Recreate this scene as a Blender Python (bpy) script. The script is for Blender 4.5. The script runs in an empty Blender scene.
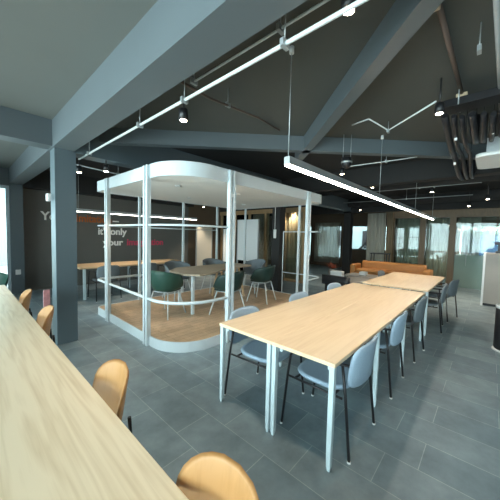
import bpy, bmesh, math, random
from mathutils import Vector, Matrix
random.seed(7)
C = bpy.context.scene.collection
PI = math.pi

# ------------------------------------------------------------ materials
def nt(name):
    m = bpy.data.materials.new(name); m.use_nodes = True
    return m, m.node_tree.nodes, m.node_tree.links, m.node_tree.nodes['Principled BSDF']
def flat(name, col, rough=.5, metal=0, noise=.06, scale=12, bump=0):
    m, N, L, b = nt(name)
    b.inputs['Roughness'].default_value = rough; b.inputs['Metallic'].default_value = metal
    tc = N.new('ShaderNodeTexCoord'); nz = N.new('ShaderNodeTexNoise'); nz.inputs['Scale'].default_value = scale
    nz.inputs['Detail'].default_value = 4
    L.new(tc.outputs['Object'], nz.inputs['Vector'])
    r = N.new('ShaderNodeValToRGB'); L.new(nz.outputs['Fac'], r.inputs['Fac'])
    r.color_ramp.elements[0].color = [c*(1-noise) for c in col]+[1]
    r.color_ramp.elements[1].color = [min(1, c*(1+noise)) for c in col]+[1]
    L.new(r.outputs['Color'], b.inputs['Base Color'])
    if bump:
        bp = N.new('ShaderNodeBump'); bp.inputs['Strength'].default_value = bump; bp.inputs['Distance'].default_value = .01
        L.new(nz.outputs['Fac'], bp.inputs['Height']); L.new(bp.outputs['Normal'], b.inputs['Normal'])
    return m
def emit(name, col, s):
    m, N, L, b = nt(name)
    b.inputs['Base Color'].default_value = (*col, 1)
    b.inputs['Emission Color'].default_value = (*col, 1); b.inputs['Emission Strength'].default_value = s
    return m
def wood(name, c0, c1, axis='x', rough=.4, sc=1.0, dist=3.0, bands=9):
    """grain runs along the named axis"""
    m, N, L, b = nt(name)
    b.inputs['Roughness'].default_value = rough
    tc = N.new('ShaderNodeTexCoord'); mp = N.new('ShaderNodeMapping')
    s = {'x': (.09, 1, 1), 'y': (1, .09, 1), 'z': (1, 1, .18)}[axis]
    mp.inputs['Scale'].default_value = [v*sc for v in s]
    L.new(tc.outputs['Object'], mp.inputs['Vector'])
    n1 = N.new('ShaderNodeTexNoise'); n1.inputs['Scale'].default_value = 2.2; n1.inputs['Detail'].default_value = 3
    n1.inputs['Distortion'].default_value = .15
    L.new(mp.outputs['Vector'], n1.inputs['Vector'])
    mul = N.new('ShaderNodeMath'); mul.operation = 'MULTIPLY'; mul.inputs[1].default_value = bands*dist
    L.new(n1.outputs['Fac'], mul.inputs[0])
    fr = N.new('ShaderNodeMath'); fr.operation = 'PINGPONG'; fr.inputs[1].default_value = 1.0
    L.new(mul.outputs[0], fr.inputs[0])
    n2 = N.new('ShaderNodeTexNoise'); n2.inputs['Scale'].default_value = 75; n2.inputs['Detail'].default_value = 3
    mp2 = N.new('ShaderNodeMapping'); mp2.inputs['Scale'].default_value = [{.09: .02, .18: .06}.get(v, 1) for v in s]
    L.new(tc.outputs['Object'], mp2.inputs['Vector']); L.new(mp2.outputs['Vector'], n2.inputs['Vector'])
    mx = N.new('ShaderNodeMath'); mx.operation = 'MULTIPLY_ADD'; mx.inputs[1].default_value = .36
    L.new(fr.outputs[0], mx.inputs[0])
    h = N.new('ShaderNodeMath'); h.operation = 'MULTIPLY'; h.inputs[1].default_value = .85
    L.new(n2.outputs['Fac'], h.inputs[0]); L.new(h.outputs[0], mx.inputs[2])
    r = N.new('ShaderNodeValToRGB'); L.new(mx.outputs[0], r.inputs['Fac'])
    r.color_ramp.elements[0].color = (*c1, 1); r.color_ramp.elements[0].position = .12
    r.color_ramp.elements[1].color = (*c0, 1); r.color_ramp.elements[1].position = .72
    L.new(r.outputs['Color'], b.inputs['Base Color'])
    return m

M = {}
M['paint_beam'] = flat('teal grey beam paint', (.105, .127, .138), .45, noise=.05, scale=3)
M['paint_column'] = flat('teal grey column paint', (.105, .140, .158), .4, noise=.06, scale=3)
M['ceil_left'] = flat('pale grey ceiling', (.150, .160, .150), .8, noise=.06, scale=2)
M['ceil_main'] = flat('dark grey ceiling', (.075, .080, .073), .8, noise=.08, scale=2)
M['black_and_shade'] = flat('black ceiling', (.022, .022, .022), .9)  # painted-in shade on the far ceiling, plain black on columns and ducts
M['wall_dark'] = flat('charcoal wall', (.115, .118, .108), .7, noise=.07, scale=2)
M['wall_light'] = flat('light wall', (.5, .5, .48), .8)
M['wall_brown'] = flat('brown wall', (.12, .085, .055), .7)
M['white_steel'] = flat('white powder coated steel', (.58, .65, .68), .35, noise=.03)
M['pod_white'] = flat('white pod panel', (.62, .66, .66), .45, noise=.03, scale=3)
M['pod_soffit'] = flat('pod soffit', (.84, .83, .79), .7, noise=.03, scale=3)
M['leg_steel'] = flat('pale blue grey steel', (.55, .66, .70), .35, noise=.03)
M['black_metal'] = flat('black metal', (.012, .012, .014), .4, noise=.2)
M['grey_metal'] = flat('galvanised metal', (.42, .45, .46), .4, .5, noise=.1, scale=30)
M['white_pipe'] = flat('white pipe', (.62, .66, .66), .4)
M['brown_pipe'] = flat('brown conduit', (.12, .085, .07), .5)
M['oak'] = wood('light oak top', (.78, .60, .40), (.69, .50, .31), 'x', .38, 2.0, 3.0, 7)
M['oak_edge'] = wood('oak edge', (.62, .48, .32), (.5, .36, .22), 'x', .5)
M['ash'] = wood('pale ash top', (.84, .68, .48), (.66, .49, .30), 'y', .36, 2.4, 3.0, 7)
M['ply'] = wood('orange plywood', (.46, .235, .085), (.38, .185, .06), 'z', .45, 2.2, 2, 6)
M['bench_wood'] = wood('bench wood', (.64, .46, .27), (.52, .35, .2), 'x', .4)
M['grey_oak'] = wood('grey oak', (.44, .36, .26), (.33, .26, .18), 'x', .5)
M['deck'] = None
M['blue_fabric'] = flat('pale blue fabric', (.30, .40, .50), .8, noise=.12, scale=120, bump=.2)
M['slate_fabric'] = flat('slate grey fabric', (.15, .18, .20), .8, noise=.12, scale=120, bump=.2)
M['green_shell'] = flat('dark green shell', (.018, .070, .052), .5, noise=.08)
M['darkgreen_shell'] = flat('deep green shell', (.008, .030, .025), .5, noise=.08)
M['sofa'] = flat('tan leather', (.42, .18, .045), .55, noise=.15, scale=8)
M['white_plastic'] = flat('white plastic', (.72, .73, .72), .4)
M['screen_white'] = flat('white board', (.80, .84, .85), .3, noise=.03)
M['cream_board'] = flat('cream board', (.66, .63, .54), .5, noise=.03)
M['post_wood'] = wood('brown post wood', (.13, .078, .032), (.09, .055, .02), 'z', .5)
M['slat_wood'] = wood('tan slat wood', (.36, .24, .12), (.25, .16, .08), 'z', .5)
M['taupe'] = flat('taupe laminate', (.33, .30, .265), .5, noise=.04)
M['block_wall'] = flat('neighbour facade', (.20, .25, .26), .7, noise=.25, scale=1.5)
M['pale_render'] = flat('pale render', (.19, .25, .26), .8, noise=.1, scale=1)
M['leaf'] = flat('leaf green', (.06, .13, .03), .6, noise=.3, scale=5)
M['blue_wall'] = flat('pale blue facade', (.06, .13, .25), .7, noise=.1, scale=2)
M['red_flower'] = flat('red brown foliage', (.25, .06, .03), .7, noise=.3)
M['orange_ink'] = flat('orange lettering', (.40, .12, .03), .6)
M['white_ink'] = flat('white lettering', (.92, .92, .88), .6)
M['pink_ink'] = flat('pink lettering', (.60, .07, .13), .6)
M['led'] = emit('led diffuser', (1.0, .91, .78), 34)
M['led_far'] = emit('led diffuser dim', (1.0, .94, .86), 9)
M['bulb'] = emit('spot lamp lens', (1.0, .85, .62), 30)
M['pink_sign'] = flat('pink and white notice', (.75, .35, .38), .6, noise=.5, scale=18)

def brickmat(name, c0, c1, mortar, bw, rh, ms, rough, ox=0, oy=0, swap=True, bumpy=.3, off=.33):
    m, N, L, b = nt(name)
    tc = N.new('ShaderNodeTexCoord'); sp = N.new('ShaderNodeSeparateXYZ'); cb = N.new('ShaderNodeCombineXYZ')
    L.new(tc.outputs['Object'], sp.inputs[0])
    ax = N.new('ShaderNodeMath'); ax.inputs[1].default_value = ox+60*bw; ay = N.new('ShaderNodeMath'); ay.inputs[1].default_value = oy+60*rh
    L.new(sp.outputs['Y' if swap else 'X'], ax.inputs[0]); L.new(sp.outputs['X' if swap else 'Y'], ay.inputs[0])
    L.new(ax.outputs[0], cb.inputs[0]); L.new(ay.outputs[0], cb.inputs[1])
    br = N.new('ShaderNodeTexBrick'); br.inputs['Scale'].default_value = 1
    br.inputs['Brick Width'].default_value = bw; br.inputs['Row Height'].default_value = rh
    br.inputs['Mortar Size'].default_value = ms; br.inputs['Mortar Smooth'].default_value = .3
    br.offset = off; br.offset_frequency = 2
    br.inputs['Color1'].default_value = (*c0, 1); br.inputs['Color2'].default_value = (*c1, 1); br.inputs['Mortar'].default_value = (*mortar, 1)
    L.new(cb.outputs[0], br.inputs['Vector'])
    nz = N.new('ShaderNodeTexNoise'); nz.inputs['Scale'].default_value = 3.5; nz.inputs['Detail'].default_value = 6; nz.inputs['Roughness'].default_value = .65
    L.new(tc.outputs['Object'], nz.inputs['Vector'])
    r = N.new('ShaderNodeValToRGB'); r.color_ramp.elements[0].color = (.72, .72, .72, 1); r.color_ramp.elements[1].color = (1.25, 1.25, 1.25, 1)
    r.color_ramp.elements[0].position = .3; r.color_ramp.elements[1].position = .75
    L.new(nz.outputs['Fac'], r.inputs['Fac'])
    mx = N.new('ShaderNodeMix'); mx.data_type = 'RGBA'; mx.blend_type = 'MULTIPLY'; mx.inputs[0].default_value = 1
    L.new(br.outputs['Color'], mx.inputs[6]); L.new(r.outputs['Color'], mx.inputs[7]); L.new(mx.outputs[2], b.inputs['Base Color'])
    b.inputs['Roughness'].default_value = rough
    bp = N.new('ShaderNodeBump'); bp.inputs['Strength'].default_value = bumpy; bp.inputs['Distance'].default_value = .004
    L.new(nz.outputs['Fac'], bp.inputs['Height']); L.new(bp.outputs['Normal'], b.inputs['Normal'])
    return m
M['slate'] = brickmat('slate floor tiles', (.175, .240, .275), (.245, .315, .345), (.37, .44, .46), .62, .31, .003, .42, ox=-.48+.0, oy=-2.04)
M['deck'] = brickmat('wood plank floor', (.62, .44, .28), (.50, .35, .22), (.28, .19, .11), 1.2, .1, .003, .4, swap=False, bumpy=.1, off=.4)

def glassmat(name, tint=(.9, .97, .96), frost=0.0):
    m = bpy.data.materials.new(name); m.use_nodes = True; N = m.node_tree.nodes; L = m.node_tree.links; N.clear()
    o = N.new('ShaderNodeOutputMaterial'); t = N.new('ShaderNodeBsdfTransparent'); t.inputs[0].default_value = (*tint, 1)
    g = N.new('ShaderNodeBsdfGlossy'); g.inputs['Roughness'].default_value = .02
    f = N.new('ShaderNodeFresnel'); f.inputs['IOR'].default_value = 1.5
    mx = N.new('ShaderNodeMixShader'); L.new(f.outputs[0], mx.inputs[0]); L.new(t.outputs[0], mx.inputs[1]); L.new(g.outputs[0], mx.inputs[2])
    last = mx
    if frost:
        d = N.new('ShaderNodeBsdfDiffuse'); d.inputs[0].default_value = (.42, .52, .48, 1)
        tr = N.new('ShaderNodeBsdfTranslucent'); tr.inputs[0].default_value = (.5, .62, .57, 1)
        a = N.new('ShaderNodeMixShader'); a.inputs[0].default_value = .5; L.new(d.outputs[0], a.inputs[1]); L.new(tr.outputs[0], a.inputs[2])
        b2 = N.new('ShaderNodeMixShader'); b2.inputs[0].default_value = frost
        L.new(mx.outputs[0], b2.inputs[1]); L.new(a.outputs[0], b2.inputs[2]); last = b2
    L.new(last.outputs[0], o.inputs[0]); return m
M['glass'] = glassmat('clear glass')
M['frost'] = glassmat('frosted glass', frost=.6)
def sheer(name, col, alpha):
    m = bpy.data.materials.new(name); m.use_nodes = True; N = m.node_tree.nodes; L = m.node_tree.links; N.clear()
    o = N.new('ShaderNodeOutputMaterial'); t = N.new('ShaderNodeBsdfTransparent')
    d = N.new('ShaderNodeBsdfDiffuse'); d.inputs[0].default_value = (*col, 1)
    tr = N.new('ShaderNodeBsdfTranslucent'); tr.inputs[0].default_value = (*col, 1)
    a = N.new('ShaderNodeMixShader'); a.inputs[0].default_value = .5; L.new(d.outputs[0], a.inputs[1]); L.new(tr.outputs[0], a.inputs[2])
    b = N.new('ShaderNodeMixShader'); b.inputs[0].default_value = alpha; L.new(t.outputs[0], b.inputs[1]); L.new(a.outputs[0], b.inputs[2])
    L.new(b.outputs[0], o.inputs[0]); return m
M['sheer'] = sheer('sheer curtain', (.55, .52, .43), .62)
M['curtain'] = sheer('cream curtain', (.62, .60, .52), .97)
M['curtain_brown'] = sheer('tan curtain', (.42, .33, .22), .97)

# ------------------------------------------------------------ mesh building
class MB:
    def __init__(s): s.bm = bmesh.new()
    def box(s, x0, x1, y0, y1, z0, z1, bev=0):
        r = bmesh.ops.create_cube(s.bm, size=1)
        bmesh.ops.scale(s.bm, vec=(x1-x0, y1-y0, z1-z0), verts=r['verts'])
        bmesh.ops.translate(s.bm, vec=((x0+x1)/2, (y0+y1)/2, (z0+z1)/2), verts=r['verts'])
        if bev:
            es = set(e for v in r['verts'] for e in v.link_edges)
            bmesh.ops.bevel(s.bm, geom=list(es), offset=bev, segments=2, affect='EDGES', profile=.5)
        return s
    def beam(s, a, b, w, h):
        """box from a to b, width w sideways and height h down from a/b"""
        a = Vector(a); b = Vector(b); d = (b-a).normalized(); side = d.cross(Vector((0, 0, 1))).normalized()*w/2
        vs = [s.bm.verts.new(p+q+Vector((0, 0, zz))) for p in (a, b) for q in (-side, side) for zz in (-h, 0)]
        for f in ((0, 1, 3, 2), (4, 6, 7, 5), (0, 2, 6, 4), (1, 5, 7, 3), (0, 4, 5, 1), (2, 3, 7, 6)):
            s.bm.faces.new([vs[i] for i in f])
        return s
    def tube(s, pts, r, n=8, cap=True):
        pts = [Vector(p) for p in pts]; rings = []; up = None
        for i, p in enumerate(pts):
            if i == 0: t = pts[1]-p
            elif i == len(pts)-1: t = p-pts[i-1]
            else: t = (pts[i+1]-p).normalized()+(p-pts[i-1]).normalized()
            t.normalize()
            if up is None: up = t.orthogonal().normalized()
            up = (up-t*up.dot(t)).normalized(); sd = t.cross(up)
            rr = r[i] if isinstance(r, (list, tuple)) else r
            rings.append([s.bm.verts.new(p+(up*math.cos(2*PI*k/n)+sd*math.sin(2*PI*k/n))*rr) for k in range(n)])
        for a, b in zip(rings, rings[1:]):
            for k in range(n):
                f = s.bm.faces.new((a[k], a[(k+1) % n], b[(k+1) % n], b[k])); f.smooth = n > 4
        if cap: s.bm.faces.new(rings[0][::-1]); s.bm.faces.new(rings[-1])
        return s
    def prism(s, poly, z0, z1, smooth=False):
        a = [s.bm.verts.new((x, y, z0)) for x, y in poly]; b = [s.bm.verts.new((x, y, z1)) for x, y in poly]
        s.bm.faces.new(a[::-1]); s.bm.faces.new(b); n = len(poly)
        for k in range(n):
            f = s.bm.faces.new((a[k], a[(k+1) % n], b[(k+1) % n], b[k])); f.smooth = smooth
        return s
    def wallring(s, outer, inner, z0, z1):
        n = len(outer)
        V = [[s.bm.verts.new((x, y, z)) for x, y in P] for P, z in ((outer, z0), (outer, z1), (inner, z1), (inner, z0))]
        for i in range(4):
            A, B = V[i], V[(i+1) % 4]
            for k in range(n): s.bm.faces.new((A[k], A[(k+1) % n], B[(k+1) % n], B[k]))
        return s
    def lathe(s, prof, c=(0, 0, 0), n=24, M4=None):
        rings = []
        for r, z in prof:
            rings.append([s.bm.verts.new((c[0]+r*math.cos(2*PI*k/n), c[1]+r*math.sin(2*PI*k/n), c[2]+z)) for k in range(n)])
        for a, b in zip(rings, rings[1:]):
            for k in range(n):
                f = s.bm.faces.new((a[k], a[(k+1) % n], b[(k+1) % n], b[k])); f.smooth = True
        s.bm.faces.new(rings[0][::-1]); s.bm.faces.new(rings[-1])
        return s
    def grid(s, fn, nu, nv, thick=0, closed_u=False):
        """surface fn(i/nu, j/nv) given thickness along its normals"""
        P = [[Vector(fn(i/nu, j/nv)) for j in range(nv+1)] for i in range(nu+1)]
        def nrm(i, j):
            a = P[min(i+1, nu)][j]-P[max(i-1, 0)][j]; b = P[i][min(j+1, nv)]-P[i][max(j-1, 0)]
            c = a.cross(b); return c.normalized() if c.length > 1e-9 else Vector((0, 0, 1))
        T = [[s.bm.verts.new(P[i][j]) for j in range(nv+1)] for i in range(nu+1)]
        for i in range(nu):
            for j in range(nv):
                f = s.bm.faces.new((T[i][j], T[i+1][j], T[i+1][j+1], T[i][j+1])); f.smooth = True
        if thick:
            B = [[s.bm.verts.new(P[i][j]-nrm(i, j)*thick) for j in range(nv+1)] for i in range(nu+1)]
            for i in range(nu):
                for j in range(nv):
                    f = s.bm.faces.new((B[i][j], B[i][j+1], B[i+1][j+1], B[i+1][j])); f.smooth = True
            for i in range(nu):
                s.bm.faces.new((T[i][0], B[i][0], B[i+1][0], T[i+1][0])); s.bm.faces.new((T[i][nv], T[i+1][nv], B[i+1][nv], B[i][nv]))
            for j in range(nv):
                s.bm.faces.new((T[0][j], T[0][j+1], B[0][j+1], B[0][j])); s.bm.faces.new((T[nu][j], B[nu][j], B[nu][j+1], T[nu][j+1]))
        return s
    def build(s, name, mat, parent=None, loc=None, kind=None, label=None):
        bmesh.ops.recalc_face_normals(s.bm, faces=s.bm.faces)
        me = bpy.data.meshes.new(name); s.bm.to_mesh(me); s.bm.free(); me.materials.append(mat if not isinstance(mat, str) else M[mat])
        o = bpy.data.objects.new(name, me); C.objects.link(o)
        if parent: o.parent = parent
        if loc: o.location = loc
        if kind: o['kind'] = kind
        if label: o['label'] = label
        return o
def struct(name, mb, mat): return mb.build(name, mat, kind='structure')
def tag(o, label, cat, group=None):
    o['label'] = label; o['category'] = cat
    if group: o['group'] = group
    return o
def thing(name, label, cat, loc=(0, 0, 0), rz=0, group=None):
    o = bpy.data.objects.new(name, None); C.objects.link(o); o.location = loc; o.rotation_euler = (0, 0, rz); o.empty_display_size = .1
    return tag(o, label, cat, group)
def dup(root, loc, rz, label=None, group=None):
    r = root.copy(); C.objects.link(r); r.location = loc; r.rotation_euler = (0, 0, rz)
    if label: r['label'] = label
    if group: r['group'] = group
    for ch in list(root.children):
        c = ch.copy(); C.objects.link(c); c.parent = r
        for g in ch.children:
            d = g.copy(); C.objects.link(d); d.parent = c
    return r
def rrect(x0, x1, y0, y1, rs, n=10):
    """rounded rectangle; radii for corners (x0,y0),(x1,y0),(x1,y1),(x0,y1)"""
    P = []
    for (cx, cy, a0), r in zip(((x0, y0, PI), (x1, y0, 1.5*PI), (x1, y1, 0), (x0, y1, .5*PI)), rs):
        mx = cx+(r if cx == x0 else -r); my = cy+(r if cy == y0 else -r)
        for k in range(n+1):
            a = a0+k/n*PI/2; P.append((mx+r*math.cos(a), my+r*math.sin(a)))
    return P

# ------------------------------------------------------------ shell
H = 3.04
struct('floor', MB().box(-2.4, 14.2, -4.2, 10, -.1, 0), 'slate')
struct('ceiling', MB().box(-2.4, .98, -4.2, 8.7, 2.96, 3.2), 'ceil_left')
struct('ceiling', MB().prism([(.98, -4.2), (10.0, -4.2), (.98, 4.82)], H, 3.2), 'ceil_main')
struct('ceiling', MB().prism([(10.0, -4.2), (14.2, -4.2), (14.2, 10), (.98, 10), (.98, 4.82)], H, 3.2), 'black_and_shade')  # shadow over the far ceiling put into its colour
struct('ceiling_beam', MB().box(.86, 1.10, -4.2, 8.64, 2.62, 3.05), 'paint_beam')
struct('ceiling_beam', MB().box(-2.4, .86, 4.25, 4.49, 2.63, 2.97), 'paint_beam')
struct('ceiling_beam', MB().box(-2.4, .86, 8.4, 8.64, 2.57, 2.97), 'paint_beam')
struct('ceiling_beam', MB().beam((.9, 4.85, H), (8.2, -2.45, H), .12, .21), 'paint_beam')
struct('ceiling_beam', MB().beam((.9, -.55, H), (3.98, 2.53, H), .12, .21), 'paint_beam')
struct('ceiling_beam', MB().box(1.10, 10.9, 4.25, 4.49, 2.6, H), 'paint_column')
struct('ceiling_beam', MB().box(5.9, 6.14, -4.2, 4.25, 2.66, H), 'black_and_shade')
struct('ceiling_beam', MB().box(10.75, 10.95, -4.2, 10, 2.55, H), 'black_and_shade')
struct('ceiling_beam', MB().box(1.1, 6.0, 8.3, 8.6, 2.56, H), 'black_and_shade')
for i, (x, y, w) in enumerate(((.88, 4.25, .24), (.86, 8.4, .24), (5.88, 4.25, .26), (10.75, 4.25, .28), (5.88, -3.4, .26))):
    struct('column', MB().box(x, x+w, y, y+w, 0, 2.62 if x < 5 else 2.9), 'paint_column' if x < 5 else 'black_and_shade')
# back wall with lettering, partitions
struct('wall_back', MB().box(1.10, 6.0, 8.64, 8.8, 0, H), 'wall_dark')
struct('wall_back', MB().box(6.0, 7.6, 8.64, 8.8, 0, H), 'wall_brown')
struct('wall_back', MB().box(7.6, 13.4, 8.64, 8.8, 0, H), 'wall_brown')
struct('baseboard_back', MB().box(1.12, 6.0, 8.62, 8.64, 0, .08), 'wall_dark')
# left side: windowed walls behind and beside the camera
for k in range(5):
    v0 = -4.2+k*2.6
    struct('wall_left', MB().box(-2.4, -2.2, v0-.06, v0+.06, 0, 2.96), 'wall_light')
    if v0 < 6:
        w = MB().box(-2.36, -2.30, v0+.06, v0+2.54, .02, .08); w.box(-2.36, -2.30, v0+.06, v0+2.54, 2.84, 2.9)
        w.box(-2.36, -2.30, v0+1.27, v0+1.33, .08, 2.84)
        fr = struct('window_%d' % (k+2), w, 'white_steel')
        MB().box(-2.335, -2.325, v0+.06, v0+2.54, .08, 2.84).build('pane', 'glass', fr)
struct('wall_left', MB().box(-2.4, -2.2, 6.26, 8.7, 0, 2.96), 'wall_light')
fr = struct('window_1', MB().box(-2.2, .86, 8.50, 8.56, 2.50, 2.57).box(-2.2, .86, 8.50, 8.56, 0, .06).box(-.12, -.06, 8.50, 8.56, .06, 2.5).box(.80, .86, 8.5, 8.56, .06, 2.5), 'white_steel')
MB().box(-2.2, .86, 8.525, 8.535, .06, 2.5).build('pane', 'glass', fr)
struct('wall_front', MB().box(-2.4, 14.2, -4.4, -4.2, 0, H), 'wall_brown')

# meeting room partition at u=7.6 (timber frames, glass, tan curtains)
fr = struct('window_20', MB().box(7.6, 7.68, 4.5, 8.64, 2.35, 2.5).box(7.6, 7.68, 4.5, 8.64, 0, .08), 'slat_wood')
for y in (4.5, 5.3, 6.1, 6.9, 7.7, 8.5): MB().box(7.59, 7.69, y, y+.08, .08, 2.35).build('mullion', 'slat_wood', fr)
MB().box(7.635, 7.645, 4.5, 8.64, .08, 2.35).build('pane', 'glass', fr)
struct('trim_3', MB().box(7.6, 7.68, 4.5, 8.64, 2.5, H), 'black_and_shade')
def curtain(y0, y1, x, z0, z1, mat, label, axis='y', amp=.04, wl=.13, nm='curtain', group=None):
    n = int(abs(y1-y0)/wl*8)
    def f(a, b):
        t = y0+(y1-y0)*a; off = amp*math.sin(t/wl*2*PI)*(1-.3*b)+.012*math.sin(t*31)
        return (x+off, t, z0+(z1-z0)*b) if axis == 'y' else (t, x+off, z0+(z1-z0)*b)
    o = MB().grid(f, n, 3, .004).build(nm, mat)
    return tag(o, label, 'curtain', group)
curtain(4.7, 5.7, 7.9, .03, 2.45, 'curtain_brown', 'tan floor-length curtain behind the timber-framed glass, beside the black column')
curtain(6.2, 8.4, 7.95, .03, 2.45, 'curtain_brown', 'wide tan curtain behind the timber-framed glass, past the mobile whiteboard')
# far facade with daylight windows
def window_wall(name, x, spans, z0, z1, wallmat, ztop=H, y0=-4.2, y1=10):
    ys = [y0]+[v for s in spans for v in s]+[y1]
    w = MB()
    for a, b in zip(ys[0::2], ys[1::2]): w.box(x, x+.15, a, b, 0, ztop)
    for a, b in spans: w.box(x, x+.15, a, b, 0, z0 if a < 5.5 else .45); w.box(x, x+.15, a, b, z1, ztop)
    return struct(name, w, wallmat)
window_wall('wall_right', 13.4, [(-3.2, .95), (1.5, 1.9), (2.2, 2.7), (3.75, 4.1), (4.35, 5.25), (5.75, 7.1), (7.5, 8.6)], .95, 2.15, 'wall_brown')
for k, (a, b) in enumerate([(-3.2, .95), (1.5, 1.9), (2.2, 2.7), (3.75, 4.1), (4.35, 5.25), (5.75, 7.1), (7.5, 8.6)]):
    zl = .95 if a < 5.5 else .45
    g = MB().box(13.45, 13.52, a, b, zl, zl+.04).box(13.45, 13.52, a, b, 2.11, 2.15).box(13.45, 13.52, a, a+.04, zl+.04, 2.11).box(13.45, 13.52, b-.04, b, zl+.04, 2.11)
    if k == 1 or k == 2: g.box(13.45, 13.52, a, b, 1.5, 1.56)
    f_ = struct('window_%d' % (k+30), g, 'black_metal')
    MB().box(13.48, 13.49, a+.04, b-.04, zl+.04, 2.11).build('pane', 'glass', f_)
# glass front of the room on the right, with brown posts
f_ = struct('window_40', MB().box(11.0, 11.1, -4.2, 3.0, 2.3, 2.56).box(11.0, 11.1, .95, 3.0, 0, .07).box(11.0, 11.1, -4.2, -.3, 0, .07), 'post_wood')
for y in (2.68, 1.70, .86, -.9, -2.0): MB().box(10.97, 11.13, y, y+.17, 0, 2.3).build('mullion', 'post_wood', f_)
MB().box(11.04, 11.055, 1.03, 2.98, .07, 2.3).build('pane', 'glass', f_)
d_ = struct('door_1', MB().box(10.90, 10.915, -.10, .84, .02, 2.28), 'glass')
MB().tube([(10.87, .55, .75), (10.84, .55, .8), (10.84, .55, 1.35), (10.87, .55, 1.4)], .012).build('door_handle', 'grey_metal', d_)
MB().box(10.895, 10.905, -.10, .84, .02, 1.08).build('frosted_film', 'frost', d_)
f_ = struct('window_41', MB().box(10.99, 11.05, -4.2, -.15, 2.26, 2.3), 'post_wood')
MB().box(11.04, 11.055, -4.2, -.15, .07, 2.26).build('pane', 'glass', f_)
curtain(1.9, 2.66, 11.3, .03, 2.3, 'sheer', 'sheer pale curtain behind glass between the first two brown posts from the sofa', wl=.1)
curtain(1.05, 1.68, 11.3, .03, 2.3, 'sheer', 'sheer pale curtain behind glass between the second and third brown posts', wl=.09)
curtain(.25, .84, 11.35, .03, 2.3, 'sheer', 'sheer pale curtain just right of the third brown post', wl=.09)
curtain(5.72, 7.15, 13.2, .2, 2.3, 'sheer', 'sheer curtain over the far window left of the farther black column', wl=.16)
curtain(2.95, 3.62, 10.85, .03, 2.5, 'curtain', 'opaque cream curtain hanging behind the tan sofa', wl=.12, amp=.035)
curtain(2.7, 2.92, 10.85, .03, 2.5, 'curtain_brown', 'narrow brown curtain bunched beside the cream curtain', wl=.09, amp=.03)

# outdoors beyond the far windows
struct('ground', MB().box(14.2, 24, -8, 12, -.2, -.1), 'taupe')
o = thing('facade', 'pale blue building seen through the windows behind the glass door', 'building', (17.5, 0, 0))
MB().box(0, .4, -6, 1.1, 0, 2.0).build('wall', 'blue_wall', o)
MB().box(-.03, 0, -2, -1.2, .6, 1.5).build('window', 'black_metal', o)
MB().box(-.1, .5, -6.1, 1.2, 2.0, 2.06).build('roof', 'white_plastic', o)
o = thing('tree', 'leafy green tree outside above the pale blue building', 'tree', (16.6, -.6, -.1))
MB().tube([(0, 0, 0), (.05, .1, 1.2), (.0, .1, 2.3)], [.09, .07, .03]).build('trunk', 'post_wood', o)
mb = MB()
for k in range(1800):
    a = random.uniform(0, 2*PI); rr = random.uniform(.1, 1.0)
    c = Vector((rr*.5*math.cos(a), rr*1.9*math.sin(a), 2.15+random.uniform(-.2, .75)))
    d1 = Vector([random.uniform(-1, 1) for _ in range(3)]).normalized()*.09; d2 = d1.orthogonal().normalized()*.035
    mb.bm.faces.new([mb.bm.verts.new(c+q) for q in (-d1, d2, d1, -d2)])
mb.build('foliage', 'leaf', o)
o = thing('neighbour_block', 'dim grey building outside behind the iron staircase', 'building', (17.5, 6.6, -.1))
MB().box(0, .4, -5.2, 5.2, 0, 5.6).build('wall', 'block_wall', o)
for k in range(6): MB().box(-.04, 0, -4.8+k*1.7, -3.9+k*1.7, 1.1, 2.1).build('window', 'black_metal', o)
o = thing('iron_staircase', 'black outdoor staircase behind the window beyond the black column', 'staircase', (15.2, 4.6, 0))
for k in range(17): MB().box(-.3, .3, 1.56-k*.12, 1.68-k*.12, -.03+k*.12, .02+k*.12).build('step', 'black_metal', o)
for sx in (-.32, .32): MB().beam((sx, 1.72, .02), (sx, -.5, 2.2), .04, .12).build('stringer', 'black_metal', o)

# ------------------------------------------------------------ lettering on the back wall
def text(body, u, z, h, mat, parent, sx=1.0):
    cu = bpy.data.curves.new('t', 'FONT'); cu.body = body; cu.size = h/.70; cu.extrude = .008; cu.offset = .008
    ob = bpy.data.objects.new('t', cu); C.objects.link(ob)
    dg = bpy.context.evaluated_depsgraph_get(); me = bpy.data.meshes.new_from_object(ob.evaluated_get(dg))
    w = max(v.co.x for v in me.vertices)-min(v.co.x for v in me.vertices)
    bpy.data.objects.remove(ob)
    if sx > 0:
        for v in me.vertices: v.co.x *= sx/w
    me.materials.clear(); me.materials.append(M[mat])
    o2 = bpy.data.objects.new('word', me); C.objects.link(o2); o2.parent = parent
    o2.rotation_euler = (PI/2, 0, 0); o2.location = (u, 0, z); o2['label'] = mat.split('_')[0]+' word'
    return o2
t = thing('wall_lettering', 'topmost line of lettering on the charcoal wall, white then orange', 'lettering', (0, 8.63, 0), group=None)
text('Your', 1.48, 1.82, .21, 'white_ink', t, .62); text('limitation', 2.20, 1.81, .21, 'orange_ink', t, .98); text('\u2014', 3.24, 1.79, .21, 'white_ink', t, .18)
t = thing('wall_lettering', 'white middle line of lettering reading it\'s only on the charcoal wall', 'lettering', (0, 8.63, 0))
text("it's", 2.82, 1.46, .2, 'white_ink', t, .26); text('only', 3.16, 1.46, .2, 'white_ink', t, .50)
t = thing('wall_lettering', 'bottom line of lettering on the charcoal wall, ending in a pink word', 'lettering', (0, 8.63, 0))
text('your', 2.96, 1.13, .19, 'white_ink', t, .60); text('imagination', 3.66, 1.13, .2, 'pink_ink', t, 1.26)

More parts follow.
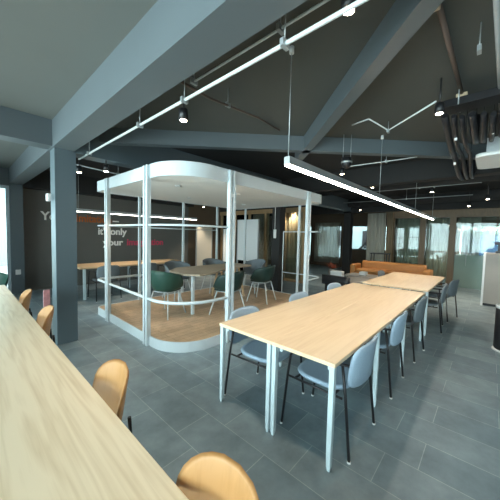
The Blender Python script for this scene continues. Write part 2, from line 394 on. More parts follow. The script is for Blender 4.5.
# ------------------------------------------------------------ pod
U0, U1, V0, V1 = 1.74, 5.46, 2.75, 5.45
pod = thing('meeting_pod', 'white steel framed open meeting pod with flat rounded roof and wooden floor', 'pod', (0, 0, 0))
RS = (.55, .2, .12, .12)
outl = rrect(U0, U1, V0, V1, RS, 14)
inl = rrect(U0+.02, U1-.02, V0+.02, V1-.02, [r-.018 for r in RS], 14)
MB().wallring(outl, inl, 0, .135).build('base_rim', 'white_steel', pod)
MB().prism(inl, .0, .13).build('plank_floor', 'deck', pod)
MB().wallring(outl, inl, 2.27, 2.45).build('roof_fascia', 'white_steel', pod)
MB().prism(inl, 2.275, 2.43).build('roof_panel', 'pod_soffit', pod)
def post(x, y, ax):
    w, g = .047, .026
    m = MB()
    for s in (-1, 1):
        if ax == 'x': m.box(x+s*g-w/2*.9+s*.012, x+s*g+w/2*.9+s*.012, y-.03, y+.03, 0, 2.44, .004)
        else: m.box(x-.03, x+.03, y+s*g-w/2*.9+s*.012, y+s*g+w/2*.9+s*.012, 0, 2.44, .004)
    for z in (.4, .65, 1.65, 2.1): m.box(x-.02, x+.02, y-.02, y+.02, z-.02, z+.02)
    m.build('post', 'white_steel', pod)
for p in ((U0-.01, 4.84, 'y'), (U0-.01, 3.45, 'y'), (2.62, V0-.01, 'x'), (4.75, V0-.01, 'x')): post(*p)
def thin(x, y): MB().box(x-.022, x+.022, y-.022, y+.022, .1, 2.3).build('slim_post', 'white_steel', pod)
for p in ((2.56, V1-.03), (3.62, V1-.03), (4.67, V1-.03), (U1-.03, 3.36), (U1-.03, 5.1)): thin(*p)
def arc(cx, cy, r, a0, a1, z, n=12): return [(cx+r*math.cos(a0+(a1-a0)*k/n), cy+r*math.sin(a0+(a1-a0)*k/n), z) for k in range(n+1)]
for z in (.65, 1.65):
    r = .022 if z < 1 else .014
    pts = [(2.56, V1-.03, z)]+arc(U0+.13, V1-.13, .12, PI/2, PI, z, 5)+arc(U0+.55, V0+.55, .56, PI, 1.5*PI, z)+[(2.65, V0-.01, z)]
    MB().tube(pts, r, 8).build('rail', 'white_steel', pod)
    pts = [(4.75, V0-.01, z)]+arc(U1-.2, V0+.2, .2, 1.5*PI, 2*PI, z, 6)+[(U1-.03, 3.8, z)]
    MB().tube(pts, .014, 8).build('rail', 'white_steel', pod)
    MB().tube([(2.56, V1-.03, z), (4.67, V1-.03, z)], .012, 8).build('rail', 'white_steel', pod)
MB().tube([(U1-.03, 3.8, .13), (U1-.03, 3.8, 1.65)], .012, 8).build('slim_post', 'white_steel', pod)
for (x, y) in ((2.3, 3.6), (3.4, 3.4), (3.2, 4.6), (4.6, 4.4)):
    MB().lathe([(.045, 0), (.045, -.012), (.03, -.014)], (x, y, 2.275), 16).build('downlight', 'white_plastic', pod)

# ------------------------------------------------------------ main tables
def desk(u0, u1, v0, v1, legs_u, label, group, top='oak', legv=None):
    t = thing('long_table', label, 'table', ((u0+u1)/2, (v0+v1)/2, 0), 0, group)
    cx, cy = (u0+u1)/2, (v0+v1)/2
    MB().box(u0-cx, u1-cx, v0-cy, v1-cy, .712, .74, .004).build('tabletop', top, t)
    a = MB()
    for y in (v0+.06, v1-.06): a.box(u0+.05-cx, u1-.05-cx, y-.012-cy, y+.012-cy, .665, .712)
    for x in (u0+.35, u1-.35): a.box(x-.012-cx, x+.012-cx, v0+.06-cy, v1-.06-cy, .665, .712)
    a.build('apron', 'leg_steel', t)
    for x in legs_u:
        for y in (v0+.025, v1-.025):
            MB().tube([(x-cx, y-cy, 0), (x-cx, y-cy, .03), (x-cx, y-cy, .2), (x-cx, y-cy, .712)], [.012, .020, .0235, .0245], 4).build('leg', 'leg_steel', t)
    return t
G = 'light oak tables in the centre of the room'
desk(1.59, 4.76, .685, 1.197, (1.615, 2.54, 3.56, 4.70), 'nearest light oak table, on the side of the blue armchairs nearest the camera', None)
desk(1.59, 4.76, 1.198, 1.79, (1.615, 2.54, 3.56, 4.70), 'light oak table joined to the nearest one, on its side towards the white pod', None)
desk(4.98, 7.12, .68, 1.18, (5.03, 7.07), 'farther light oak table on the right, beyond the pair nearest the camera', None)
desk(4.98, 7.12, 1.181, 1.70, (5.03, 7.07), 'farther light oak table on the left, joined to its twin beyond the nearest pair', None)

# ------------------------------------------------------------ armchair (pale blue, black tube frame)
def super_disc(w, d, z, thick, y0=0, n=3.0, dish=.02, e=28):
    m = MB(); rings = []
    def pt(a, s, zz):
        ca, sa = math.cos(a), math.sin(a)
        return (w*s*math.copysign(abs(ca)**(2/n), ca), y0+d*s*math.copysign(abs(sa)**(2/n), sa), zz)
    prof = [(.0001, z-dish), (.5, z-dish*.8), (.85, z-dish*.2), (.97, z), (1.0, z-thick*.5), (.95, z-thick), (.0001, z-thick-dish)]
    for s, zz in prof: rings.append([m.bm.verts.new(pt(2*PI*k/e, s, zz)) for k in range(e)])
    for a, b in zip(rings, rings[1:]):
        for k in range(e):
            f = m.bm.faces.new((a[k], a[(k+1) % e], b[(k+1) % e], b[k])); f.smooth = True
    m.bm.faces.new(rings[0]); m.bm.faces.new(rings[-1][::-1])
    return m
def back_pad(w, z0, z1, y, tilt, curve, thick, n=2.6, e=28):
    """rounded pad standing up, facing +y, curved round the sitter"""
    m = MB(); hz = (z1-z0)/2; zc = (z0+z1)/2; R = []
    def pos(a, s, off):
        ca, sa = math.cos(a), math.sin(a)
        x = w*s*math.copysign(abs(ca)**(2/n), ca); h = hz*s*math.copysign(abs(sa)**(2/n), sa)
        return (x, y-(h)*tilt+curve*(x/w)**2+off, zc+h)
    for s, off in ((.0001, .0), (.5, 0), (.9, 0), (1, -thick*.5), (.9, -thick), (.5, -thick), (.0001, -thick)):
        R.append([m.bm.verts.new(pos(2*PI*k/e, s, off)) for k in range(e)])
    for a, b in zip(R, R[1:]):
        for k in range(e):
            f = m.bm.faces.new((a[k], a[(k+1) % e], b[(k+1) % e], b[k])); f.smooth = True
    m.bm.faces.new(R[0]); m.bm.faces.new(R[-1][::-1])
    return m
def make_armchair(name, label, cat, fab, loc, rz, group):
    t = thing(name, label, cat, loc, rz, group)
    super_disc(.225, .225, .462, .035, .01).build('seat', fab, t)
    back_pad(.25, .47, .80, -.285, .12, .05, .03, n=3.6).build('backrest', fab, t)
    for s in (-1, 1):
        MB().tube([(s*.262, .28, .0), (s*.255, .235, .45), (s*.252, .215, .60), (s*.25, .18, .645), (s*.248, .12, .655), (s*.247, -.17, .655), (s*.235, -.25, .66)], .0105, 8).build('arm', 'black_metal', t)
        MB().tube([(s*.262, -.285, .0), (s*.25, -.235, .45), (s*.247, -.205, .655)], .0105, 8).build('leg', 'black_metal', t)
        for y in (.28, -.285):
            MB().lathe([(.013, 0), (.013, .012)], (s*.262, y, 0), 10).build('foot_cap', 'white_plastic', t)
    MB().tube([(-.252, .17, .422), (.252, .17, .422)], .009, 8).tube([(-.25, -.15, .422), (.25, -.15, .422)], .009, 8).tube([(-.253, .233, .422), (-.253, -.215, .422)], .009, 8).tube([(.253, .233, .422), (.253, -.215, .422)], .009, 8).build('seat_frame', 'black_metal', t)
    return t
arm0 = make_armchair('armchair', 'pale blue armchair nearest the camera, on the open side of the nearest oak table', 'chair', 'blue_fabric', (2.03, .92, 0), 0, 'armchairs at the oak tables')
GA = 'armchairs at the oak tables'
arm1 = make_armchair('armchair', 'dark grey armchair third in the near row at the nearest oak table', 'chair', 'slate_fabric', (4.08, .90, 0), -.03, GA)
for (x, y, a, lab) in (
    (3.04, .92, .02, 'pale blue armchair second in the near row along the oak table'),
    (1.98, 1.55, PI+.06, 'pale blue armchair on the pod side of the oak table, seen between its front legs'),
    (3.02, 1.56, PI, 'pale armchair in the middle of the row on the pod side of the oak table'),
    (4.08, 1.56, PI-.04, 'pale armchair last in the row on the pod side of the nearest oak table'),
    (5.55, .82, .08, 'grey armchair nearest the camera at the farther oak table'),
    (6.45, .74, -.2, 'grey armchair with back pulled out at the right end of the farther oak table'),
    (6.6, 1.56, PI, 'grey armchair on the sofa side of the farther oak table')):
    dup(arm1 if lab.startswith('grey') or 'third' in lab else arm0, (x, y, 0), a, lab)

# bench table by the lettered wall
t = thing('bench_table', 'long wooden table under the pendant light by the charcoal wall', 'table', (3.2, 7.05, 0))
MB().box(-1.4, 1.3, -.42, .42, .70, .74, .004).build('tabletop', 'bench_wood', t)
for x in (-1.3, .0, 1.2):
    for y in (-.36, .36): MB().box(x-.025, x+.025, y-.025, y+.025, 0, .70).build('leg', 'leg_steel', t)
for (x, lab) in ((2.28, 'dark grey armchair at the column end of the table by the charcoal wall'), (3.2, 'dark grey armchair in the middle of the table by the charcoal wall'), (4.0, 'dark grey armchair at the far end of the table by the charcoal wall')):
    dup(arm1, (x, 6.58, 0), .0, lab, 'armchairs by the charcoal wall')

# ------------------------------------------------------------ ash table and plywood chairs on the left
t = thing('ash_table', 'large pale ash table filling the left foreground', 'table', (-.22, 2.35, 0))
MB().box(-.78, .675, -2.9, 2.85, .70, .74, .004).build('tabletop', 'ash', t)
for x in (-.7, .5):
    for y in (-2.8, -.9, .95, 2.75): MB().box(x-.03, x+.03, y-.03, y+.03, 0, .70).build('leg', 'leg_steel', t)
def make_ply(name, label, loc, rz, group):
    t = thing(name, label, 'chair', loc, rz, group)
    super_disc(.21, .215, .455, .014, .02, dish=.012).build('seat', 'ply', t)
    back_pad(.205, .50, .845, -.235, .16, .085, .016, n=2.7).build('backrest', 'ply', t)
    for s in (-1, 1):
        MB().tube([(s*.22, .23, 0), (s*.17, .15, .44)], .010, 8).build('leg', 'black_metal', t)
        MB().tube([(s*.22, -.27, 0), (s*.17, -.16, .44)], .010, 8).build('leg', 'black_metal', t)
        MB().tube([(s*.10, -.05, .435), (s*.10, -.20, .44), (s*.10, -.262, .50), (s*.10, -.255, .60)], .009, 8).build('back_support', 'black_metal', t)
    MB().tube([(-.17, .15, .434), (-.17, -.16, .434), (.17, -.16, .434), (.17, .15, .434), (-.17, .15, .434)], .009, 8).build('seat_frame', 'black_metal', t)
    return t
ply0 = make_ply('plywood_chair', 'plywood chair nearest the camera at the bottom edge, against the ash table', (.295, .55, 0), PI/2-.08, 'plywood chairs along the ash table')
for (y, x, lab) in ((1.44, .325, 'plywood chair standing alone by the middle of the ash table, second from the camera'), (3.0, .32, 'plywood chair at the ash table right beside the big teal column'), (4.0, .31, 'farthest plywood chair of the row along the ash table')):
    dup(ply0, (x, y, 0), PI/2-.08, lab)

# ------------------------------------------------------------ shell armchairs
def make_shell(name, label, loc, rz, mat, group):
    t = thing(name, label, 'chair', loc, rz, group)
    def f(a, b):
        th = -PI/2+(a-.5)*2*2.25           # centre of the back is -y
        ct, st = math.cos(th), math.sin(th)
        k = max(0, min(1, (abs(a-.5)*2)))
        rim = .80-.13*(k**1.5)-.16*max(0, k-.75)/.25
        rad = .25+.05*b
        s = b**.55
        if b < .45: z = .435+.02*(b/.45)**2; R = .22*b/.45
        else: q = (b-.45)/.55; z = .455+(rim-.455)*q**1.1; R = .22+.07*math.sin(q*PI/2)
        return (R*1.0*ct, R*.95*st, z)
    MB().grid(f, 28, 12, .008).build('shell', mat, t)
    super_disc(.2, .2, .452, .02, .04, dish=.005).build('seat_pad', mat, t)
    for sx in (-1, 1):
        for sy in (-1, 1):
            MB().tube([(sx*.235, sy*.24, 0), (sx*.15, sy*.14, .425)], .011, 8).build('leg', 'white_steel', t)
    MB().tube([(-.15, .14, .42), (.15, .14, .42), (.15, -.14, .42), (-.15, -.14, .42), (-.15, .14, .42)], .009, 8).build('seat_frame', 'white_steel', t)
    return t
GS = 'shell chairs around the pod table'
sh0 = make_shell('shell_chair', 'green shell chair at the left end of the pod table', (2.42, 4.12, .13), -PI/2+.35, 'green_shell', GS)
sh1 = make_shell('shell_chair', 'dark green shell chair at the front of the pod table, beside a pod post', (3.24, 3.42, .13), .25, 'darkgreen_shell', GS)
dup(sh1, (4.42, 3.62, .13), .25, 'dark green shell chair at the right end of the pod table')
sh2 = make_shell('shell_chair', 'grey shell chair at the back of the pod table, left of the others behind it', (3.25, 5.05, .13), PI, 'slate_fabric', GS)
dup(sh2, (4.30, 5.08, .13), PI-.2, 'grey shell chair behind the pod table in front of the mobile whiteboard')
dup(sh2, (5.08, 4.42, .13), PI/2, 'grey shell chair at the far right of the pod, beside the black column')
dup(sh0, (.30, 6.15, 0), PI*.9, 'green shell chair beyond the end of the ash table by the window', 'lone green chair')
# pod table
t = thing('meeting_table', 'grey oak table with cut corner standing inside the white pod', 'table', (0, 0, .13))
MB().prism([(2.66, 4.42), (2.60, 3.86), (2.78, 3.66), (3.15, 3.70), (3.72, 4.02), (4.62, 4.12), (4.62, 4.72), (3.0, 4.72)], .69, .72).build('tabletop', 'grey_oak', t)
for (x, y) in ((2.76, 3.82), (3.0, 4.6)): MB().box(x-.022, x+.022, y-.022, y+.022, 0, .69).build('leg', 'white_steel', t)
for x in (3.9, 4.45):
    MB().tube([(x, 4.18, 0), (x+.0, 4.38, .69)], .022, 4).build('leg', 'bench_wood', t); MB().tube([(x, 4.66, 0), (x, 4.46, .69)], .022, 4).build('leg', 'bench_wood', t)

# whiteboards
def board(label, loc, rz, w, z0, z1, mat):
    t = thing('whiteboard', label, 'whiteboard', loc, rz)
    MB().box(-w/2, w/2, -.02, .02, z0, z1, .006).build('panel', mat, t)
    for s in (-1, 1):
        MB().box(s*(w/2+.02)-.02, s*(w/2+.02)+.02, -.02, .02, .06, z1).build('stand', 'grey_metal', t)
        MB().box(s*(w/2+.02)-.02, s*(w/2+.02)+.02, -.25, .25, 0, .06, .01).build('foot', 'grey_metal', t)
    return t
board('large mobile whiteboard standing behind the pod', (6.4, 5.9, 0), PI/2-.1, .98, .70, 2.05, 'screen_white')
board('cream board standing at the end of the charcoal wall', (6.35, 8.1, 0), .1, .75, .35, 1.80, 'cream_board')
board('grey board half hidden behind a pod post, between the cream board and the whiteboard', (6.6, 7.0, 0), PI/2-.2, .7, .55, 1.75, 'screen_white')

# ------------------------------------------------------------ lounge
t = thing('sofa', 'tan leather sofa in front of the cream curtain', 'sofa', (9.35, 2.35, 0))
MB().box(-.42, .40, -.95, .95, .12, .42, .03).build('base', 'sofa', t)
MB().box(-.42, .16, -.94, -.01, .42, .52, .04).build('seat_cushion', 'sofa', t); MB().box(-.42, .16, .01, .94, .42, .52, .04).build('seat_cushion', 'sofa', t)
MB().box(.16, .40, -.95, .95, .38, .76, .05).build('backrest', 'sofa', t)
MB().box(-.42, .2, .96, 1.14, .12, .66, .05).build('armrest', 'sofa', t); MB().box(-.42, .2, -1.14, -.96, .12, .66, .05).build('armrest', 'sofa', t)
for x in (-.35, .33):
    for y in (-1.0, 1.0): MB().tube([(x, y, 0), (x, y, .13)], .02, 8).build('leg', 'black_metal', t)
t = thing('lounge_bench', 'low dark round-ended bench with grey cushion near the sofa', 'bench', (6.75, 2.62, 0), -.12)
MB().prism(rrect(-.75, .75, -.38, .38, (.3,)*4, 8), .16, .40, True).build('shell', 'black_metal', t)
MB().prism(rrect(-.66, .66, -.31, .31, (.26,)*4, 8), .40, .47, True).build('cushion', 'taupe', t)
MB().prism(rrect(-.75, -.62, -.36, .36, (.05,)*4, 4), .40, .62, True).build('backrest', 'black_metal', t)
for x in (-.5, .5):
    for y in (-.2, .2): MB().tube([(x, y, 0), (x, y, .17)], .018, 8).build('leg', 'black_metal', t)
t = thing('coffee_table', 'low pale topped table between the sofa and the farther oak tables', 'table', (8.1, 2.6, 0))
MB().prism(rrect(-.35, .35, -.6, .6, (.08,)*4, 5), .41, .44).build('tabletop', 'taupe', t)
for x in (-.28, .28):
    for y in (-.5, .5): MB().tube([(x, y, 0), (x, y, .41)], .015, 8).build('leg', 'black_metal', t)
o = MB().box(-.09, .09, -.1, .1, 0, .1, .02).build('paper_box', 'white_plastic', loc=(8.1, 2.75, .44)); tag(o, 'small white box on the low pale table before the sofa', 'box')
o = MB().box(-.12, .12, -.2, .2, 0, .42, .02).build('storage_box', 'screen_white', loc=(8.55, 3.75, 0)); tag(o, 'pale grey storage box by the left arm of the tan sofa', 'box')
t = thing('potted_plant', 'small red-brown potted plant near the black column of the lounge', 'plant', (8.9, 4.1, 0))
MB().lathe([(.09, 0), (.13, .4), (.12, .42)], (0, 0, 0), 16).build('pot', 'taupe', t)
mb = MB()
for k in range(60):
    a = random.uniform(0, 2*PI); e = random.uniform(.2, 1.3); l = random.uniform(.15, .32)
    d = Vector((math.cos(a)*math.cos(e), math.sin(a)*math.cos(e), math.sin(e)))*l; sd = Vector((-math.sin(a), math.cos(a), 0))*.025
    b = Vector((0, 0, .42)); mb.bm.faces.new([mb.bm.verts.new(q) for q in (b, b+d*.5+sd, b+d, b+d*.5-sd)])
mb.build('foliage', 'red_flower', t)
t = thing('high_table', 'small black high table against the cream curtain', 'table', (10.35, 2.95, 0))
MB().box(-.2, .2, -.3, .3, .98, 1.01).build('tabletop', 'black_metal', t)
for x in (-.17, .17):
    for y in (-.26, .26): MB().box(x-.015, x+.015, y-.015, y+.015, 0, .98).build('leg', 'black_metal', t)

# cabinet, bin, wall socket, sign
t = thing('reception_counter', 'tall taupe counter with pale side panel at the right edge', 'counter', (8.4, 0, 0))
MB().box(.0, .55, .06, .10, 0, 1.26).build('side_panel', 'white_plastic', t)
MB().box(.04, .52, -2.2, .06, .06, 1.22).build('body', 'taupe', t)
MB().box(.08, .5, -2.2, .06, 0, .06).build('plinth', 'black_metal', t)
MB().box(.0, .55, -2.2, .06, 1.22, 1.26).build('top', 'taupe', t)
t = thing('coffee_grinder', 'black appliance standing on the taupe counter at the right edge', 'appliance', (8.62, -.20, 1.26))
MB().box(-.1, .1, -.1, .1, 0, .05, .01).box(-.05, .09, -.06, .06, .05, .2).build('body', 'black_metal', t)
MB().box(-.12, .1, -.12, .12, .2, .26, .01).build('lid', 'black_metal', t)
t = thing('waste_bin', 'dark cylindrical waste bin with pale rings at the right edge', 'bin', (5.17, -.25, 0))
MB().lathe([(.13, .02), (.14, .04), (.14, .60), (.12, .61)], n=28).build('body', 'black_metal', t)
MB().lathe([(.155, 0), (.155, .018), (.13, .02)], n=28).build('base_ring', 'white_plastic', t)
MB().lathe([(.143, .60), (.143, .64), (.12, .645)], n=28).build('rim', 'white_plastic', t)
t = thing('wall_socket', 'white wall socket on the far column beside the window', 'socket', (.98, 8.395, .52))
MB().box(-.05, .05, -.008, .0, -.06, .06, .003).build('plate', 'white_plastic', t)
t = thing('floor_sign', 'narrow pink and white notice standing beside the big teal column', 'sign', (1.02, 5.62, 0), .3)
MB().box(-.05, .05, -.008, .008, .02, .52, .004).build('panel', 'pink_sign', t); MB().box(-.07, .07, -.05, .05, 0, .02).build('base', 'white_plastic', t)
o = MB().box(-.04, .04, -.03, 0, -.12, .12, .008).build('wall_sensor', 'white_plastic', loc=(5.86, 4.38, 1.6)); o.rotation_euler = (0, 0, -PI/2)
tag(o, 'small white box fixed on the black column behind the pod', 'sensor')
t = thing('cable_drop', 'white cable hanging down to the white box on the black column', 'cable', (5.86, 4.38, 0))
MB().tube([(-.02, 0, 1.73), (-.02, 0, 2.9)], .008, 6).build('cable', 'white_plastic', t)
t = thing('wall_bracket', 'small white device clamped to the window side of the big teal column', 'device', (.85, 4.37, 1.98))
MB().box(-.04, .005, -.05, .05, -.05, .05, .01).build('body', 'white_plastic', t)

# ------------------------------------------------------------ lights
def led(label, u0, u1, v, z, mat, wires, top):
    t = thing('pendant_light', label, 'light', (u0, v, z))
    MB().box(0, u1-u0, -.027, .027, .012, .075).build('housing', 'grey_metal', t)
    MB().box(.01, u1-u0-.01, -.021, .021, 0, .012).build('diffuser', mat, t)
    for w in wires:
        MB().tube([(w, 0, .075), (w, 0, top-z)], .0035, 6).build('wire', 'grey_metal', t)
        MB().lathe([(.02, top-z-.05), (.02, top-z)], (w, 0, 0), 10).build('ceiling_mount', 'white_plastic', t)
led('long linear pendant light glowing above the oak tables', 1.80, 9.14, 1.25, 2.11, M['led'], (.02, 2.4, 4.9, 7.2), H)
led('linear pendant light hanging above the table by the charcoal wall', 1.5, 5.2, 7.05, 1.985, M['led_far'], (.4, 3.2), H)

def spot(label, loc, rz=0, tilt=0, energy=25, drop=.08):
    drop = max(.02, H-.0-loc[2]-.09) if loc[0] > 1.4 else drop
    t = thing('spotlight', label, 'spotlight', loc, rz)
    MB().tube([(0, 0, drop+.09), (0, 0, .09)], .008, 6).build('stem', 'black_metal', t)
    h = MB().lathe([(.018, .10), (.038, .09), (.042, .0), (.036, .0)], n=18).build('lamp_head', 'black_metal', t)
    MB().lathe([(.028, -.004), (.028, .004)], n=18).build('lens', 'bulb', t)
    l = bpy.data.lights.new('spot', 'SPOT'); l.energy = energy; l.color = (1, .82, .62); l.spot_size = 1.5; l.spot_blend = .6; l.shadow_soft_size = .04
    lo = bpy.data.objects.new('lamp', l); C.objects.link(lo); lo.parent = t; lo.location = (0, 0, -.02)
    return t
spot('spotlight under the white pipe nearest the camera', (1.37, .60, 2.70), drop=.05)
spot('spotlight under the white pipe in front of the big ceiling beam, middle one', (1.34, 2.02, 2.52))
spot('spotlight at the far left end of the white pipe beside the teal column', (1.26, 4.62, 2.42))
spot('spotlight above the left corner of the pod roof', (1.52, 4.30, 2.44), drop=.30)
spot('spotlight at the near end of the black cable tray', (3.05, .42, 2.72), drop=.1)
spot('spotlight left of the two below the dark cross beam', (4.35, 1.90, 2.60), drop=.1)
spot('spotlight just right above the glowing pendant light', (6.2, 2.0, 2.66), drop=.1)
spot('far spotlight near the tail end of the glowing pendant light', (7.5, 1.08, 2.66), drop=.1)
for k, (x, y, lab) in enumerate(((5.9, 7.6, 'spotlight shining on the cream board'), (3.0, 6.6, 'spotlight over the table by the charcoal wall'), (9.6, .5, 'spotlight near the brown posts'), (8.2, .1, 'spotlight above the taupe counter'), (9.4, 3.4, 'spotlight above the tan sofa'), (12.2, 1.2, 'spotlight inside the glass fronted room, behind the third brown post'), (12.2, -.6, 'spotlight inside the glass fronted room, right side'), (7.78, 5.1, 'spotlight in the timber framed room, right beside the tan curtain'), (7.3, 7.6, 'spotlight in front of the timber framed room'))):
    spot(lab, (x, y, 2.5), energy=75, drop=.45)

# ------------------------------------------------------------ services on the ceiling
def pipe(name, label, pts, r, mat, clips=(), ztop=H, cat='pipe'):
    t = thing(name, label, cat, (0, 0, 0))
    MB().tube(pts, r, 8).build('tube', mat, t)
    for c in clips:
        MB().tube([(c[0], c[1], c[2]), (c[0], c[1], ztop)], .004, 6).build('hanger', 'grey_metal', t)
        MB().box(c[0]-.03, c[0]+.03, c[1]-.012, c[1]+.012, c[2]-.02, c[2]+.02).build('clamp', 'grey_metal', t)
    return t
pipe('lighting_pipe', 'thick white pipe running beside the big ceiling beam', [(1.24, 4.55, 2.6), (1.24, -1.5, 2.6)], .012, 'white_pipe', [(1.24, y, 2.6) for y in (4.1, 2.62, 1.86, .9, -.6)])
pipe('conduit', 'thin pale conduit parallel to the thick white pipe', [(1.33, 1.88, 2.78), (1.33, -1.5, 2.78)], .008, 'white_pipe', [(1.33, 1.0, 2.78), (1.33, 1.86, 2.78)])
pipe('conduit', 'dark conduit crossing the ceiling from the white pipe to the cross beam', [(1.16, 1.92, 2.77), (1.6, 2.0, 2.80), (2.55, 2.22, 3.0), (3.05, 2.26, 3.01)], .012, 'brown_pipe', [(1.9, 2.07, 2.87)])
pipe('conduit', 'brown conduit running across the ceiling at the upper right', [(1.92, .32, 2.99), (3.39, .29, 2.99)], .018, 'brown_pipe')
pipe('conduit', 'zigzag pale conduit ending at the bright spotlight by the cable tray', [(3.45, 1.40, 2.99), (3.35, 1.16, 2.97), (3.75, 1.05, 2.93), (3.10, .46, 2.86)], .009, 'white_pipe', [(3.75, 1.05, 2.92)])
pipe('conduit', 'pale conduit behind the dark cross beam beside the hanging black device', [(4.38, 1.92, 2.72), (4.62, 1.30, 2.77), (4.75, .9, 2.80)], .008, 'white_pipe', [(4.62, 1.3, 2.77)])
pipe('conduit', 'pale conduit just above the tail of the glowing pendant light', [(6.25, 2.0, 2.78), (6.15, .84, 2.75), (6.1, .3, 2.73)], .011, 'white_pipe', [(6.18, 1.2, 2.76)])
pipe('conduit', 'faint conduit low over the sofa area', [(7.3, 2.5, 2.75), (7.3, .2, 2.75)], .010, 'grey_metal', [(7.3, 1.3, 2.75)])
pipe('conduit', 'faint conduit near the cream curtain', [(8.9, 3.8, 2.72), (8.9, .4, 2.72)], .010, 'grey_metal', [(8.9, 1.9, 2.72)])
pipe('service_pipe', 'grey pipe with a clamp at the upper right edge', [(1.7, .06, 2.9), (4.2, -.02, 2.9)], .018, 'grey_metal', [(2.45, .13, 2.86)])
pipe('conduit', 'dark conduit below the beam behind the teal column', [(1.3, 5.4, 2.7), (5.0, 6.2, 2.7)], .012, 'grey_metal', [(2.2, 5.59, 2.7)])
for (x, y, lab) in ((1.92, .34, 'pale junction box at the near end of the brown ceiling conduit'), (3.4, .29, 'pale junction box where the brown conduit meets the black cable tray')):
    o = MB().box(-.045, .045, -.045, .045, -.04, .04, .005).build('junction_box', 'oak_edge', loc=(x, y, 2.95)); tag(o, lab, 'box')
t = thing('ceiling_camera', 'black device hung by thin wires below the cross beam', 'device', (3.85, 1.62, 2.62))
MB().lathe([(.03, .10), (.07, .08), (.075, .0), (.05, -.05), (.01, -.07)], n=18).build('housing', 'black_metal', t)
MB().lathe([(.078, .005), (.078, .03)], n=18).build('ring', 'grey_metal', t)
for s in (-.04, .04): MB().tube([(s, -s, .09), (s, -s, .42)], .004, 6).build('wire', 'grey_metal', t)
# cable tray across the view and the cable bundle running away from it
t = thing('cable_tray', 'black cable tray hanging across the upper right', 'cable tray', (3.35, 0, 2.84))
MB().box(-.10, .10, -2.2, .46, 0, .012).box(-.10, -.09, -2.2, .46, .012, .07).box(.09, .10, -2.2, .46, .012, .07).build('channel', 'black_metal', t)
for y in (.3, -.1, -.6):
    for x in (-.105, .105): MB().tube([(x, y, 0), (x, y, .2)], .006, 6).build('hanger', 'grey_metal', t)
for k in range(8):
    y = .42-.075*k
    pts = []
    for i in range(15 if y > .24 else 5):
        u = 3.35+i*.17; sag = -.09*abs(math.sin((u-3.35)*PI/1.3+k*.15))
        pts.append((u-3.35, .008*math.sin(u*3+k*1.7), -.04+sag-.01*(k % 3)-.075*i*.17))
    pts += [(pts[-1][0]+.12, 0, pts[-1][2]+.1), (pts[-1][0]+.16, 0, .19)]
    o = thing('cable', 'thick black cable hanging in the bundle behind the black cable tray', 'cable', (3.35, y, 2.84), 0, 'black cables behind the tray')
    MB().tube(pts, .024 if k % 3 else .032, 6).build('sheath', 'black_metal', o)
    for j in range(2 if y > .24 else 1):
        u = .25+1.0*j+.12*(k % 4)
        MB().tube([(u, 0, -.1-.075*u), (u, 0, .2)], .004, 6).build('strap', 'black_metal', o)
        if (j+k) % 4 == 1: MB().box(u-.010, u+.010, -.012, .012, -.17-.075*u, -.14-.075*u).build('clip', 'white_plastic', o)
t = thing('air_unit', 'rounded white ceiling unit hanging at the right edge', 'air conditioner', (4.80, -.05, 2.58))
MB().prism(rrect(-.45, .35, -.55, .25, (.1,)*4, 6), 0, .045, True).build('cover', 'white_plastic', t)
MB().box(-.35, .25, -.45, .15, .045, .24).build('body', 'grey_metal', t)
for x, y in ((-.3, .1), (.2, .1), (-.3, -.4), (.2, -.4)): MB().tube([(x, y, .24), (x, y, .455)], .006, 6).build('rod', 'grey_metal', t)
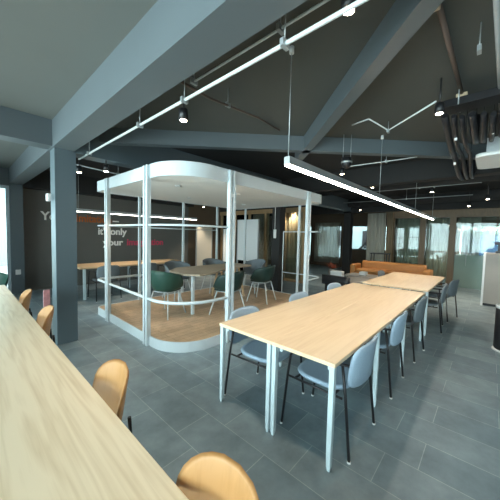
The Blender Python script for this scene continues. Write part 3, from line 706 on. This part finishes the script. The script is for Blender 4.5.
# black air ducts under the black ceiling
for (a, b, r, lab) in (((2.6, 6.6, 2.78), (10.5, 6.6, 2.78), .15, 'black round air duct above the far side of the pod'), ((7.2, -3.5, 2.86), (7.2, 4.0, 2.86), .12, 'black round air duct crossing above the farther oak tables'), ((9.9, -3.5, 2.82), (9.9, 4.0, 2.82), .15, 'black round air duct in front of the brown posts')):
    o = thing('air_duct', lab, 'duct')
    MB().tube([a, b], r, 16).build('duct_tube', 'black_and_shade', o)
    for q in (.1, .35, .65, .9):
        p = Vector(a).lerp(Vector(b), q); MB().tube([p+Vector((0, 0, r*.9)), (p.x, p.y, H)], .012, 6).build('hanger', 'black_metal', o)

# ------------------------------------------------------------ world, camera
W = bpy.data.worlds.new('sky'); bpy.context.scene.world = W; W.use_nodes = True
struct('ground', MB().box(-9, 3, 10, 22, -.2, -.1), 'taupe')
o = thing('added_building', 'added pale building that dims the window at the left edge', 'building', (-2, 16, -.1))
MB().box(-6, 4, 0, .4, 0, 7).build('wall', 'pale_render', o)  # building added to tone down the overbright left window
for k in range(4): MB().box(-4.5+2.2*k, -3.4+2.2*k, -.04, 0, 1.0, 2.6).build('window', 'screen_white', o)
bg = W.node_tree.nodes['Background']; bg.inputs[0].default_value = (.86, .95, 1.0, 1); bg.inputs[1].default_value = 8.0
for (x, y, z, sx, sy, rot) in ((-2.28, 1.0, 1.5, 2.8, 10.4, (0, PI/2, 0)), (-.7, 8.48, 1.3, 3.0, 2.4, (PI/2, 0, 0))):
    l = bpy.data.lights.new('portal', 'AREA'); l.shape = 'RECTANGLE'; l.size = sx; l.size_y = sy; l.cycles.is_portal = True
    o = bpy.data.objects.new('daylight_portal', l); C.objects.link(o); o.location = (x, y, z)
    o.rotation_euler = (0, -PI/2, 0) if x < -2 else (-PI/2, 0, 0)
cam = bpy.data.cameras.new('camera'); cam.sensor_width = 36; cam.lens = 265.5177/500*36; cam.clip_start = .05
co = bpy.data.objects.new('camera', cam); C.objects.link(co)
r = Vector((0.67108368, -0.74097877, 0.02443686)); u = Vector((0.02492699, 0.05549375, 0.99814783)); f = Vector((0.74096244, 0.66923158, -0.05571133))
mt = Matrix((r, u, -f)).transposed().to_4x4(); mt.translation = (0, 0, 1.545); co.matrix_world = mt
sc = bpy.context.scene; sc.camera = co
sc.view_settings.view_transform = 'Standard'; sc.view_settings.look = 'None'; sc.view_settings.gamma = 1; sc.view_settings.exposure = .72
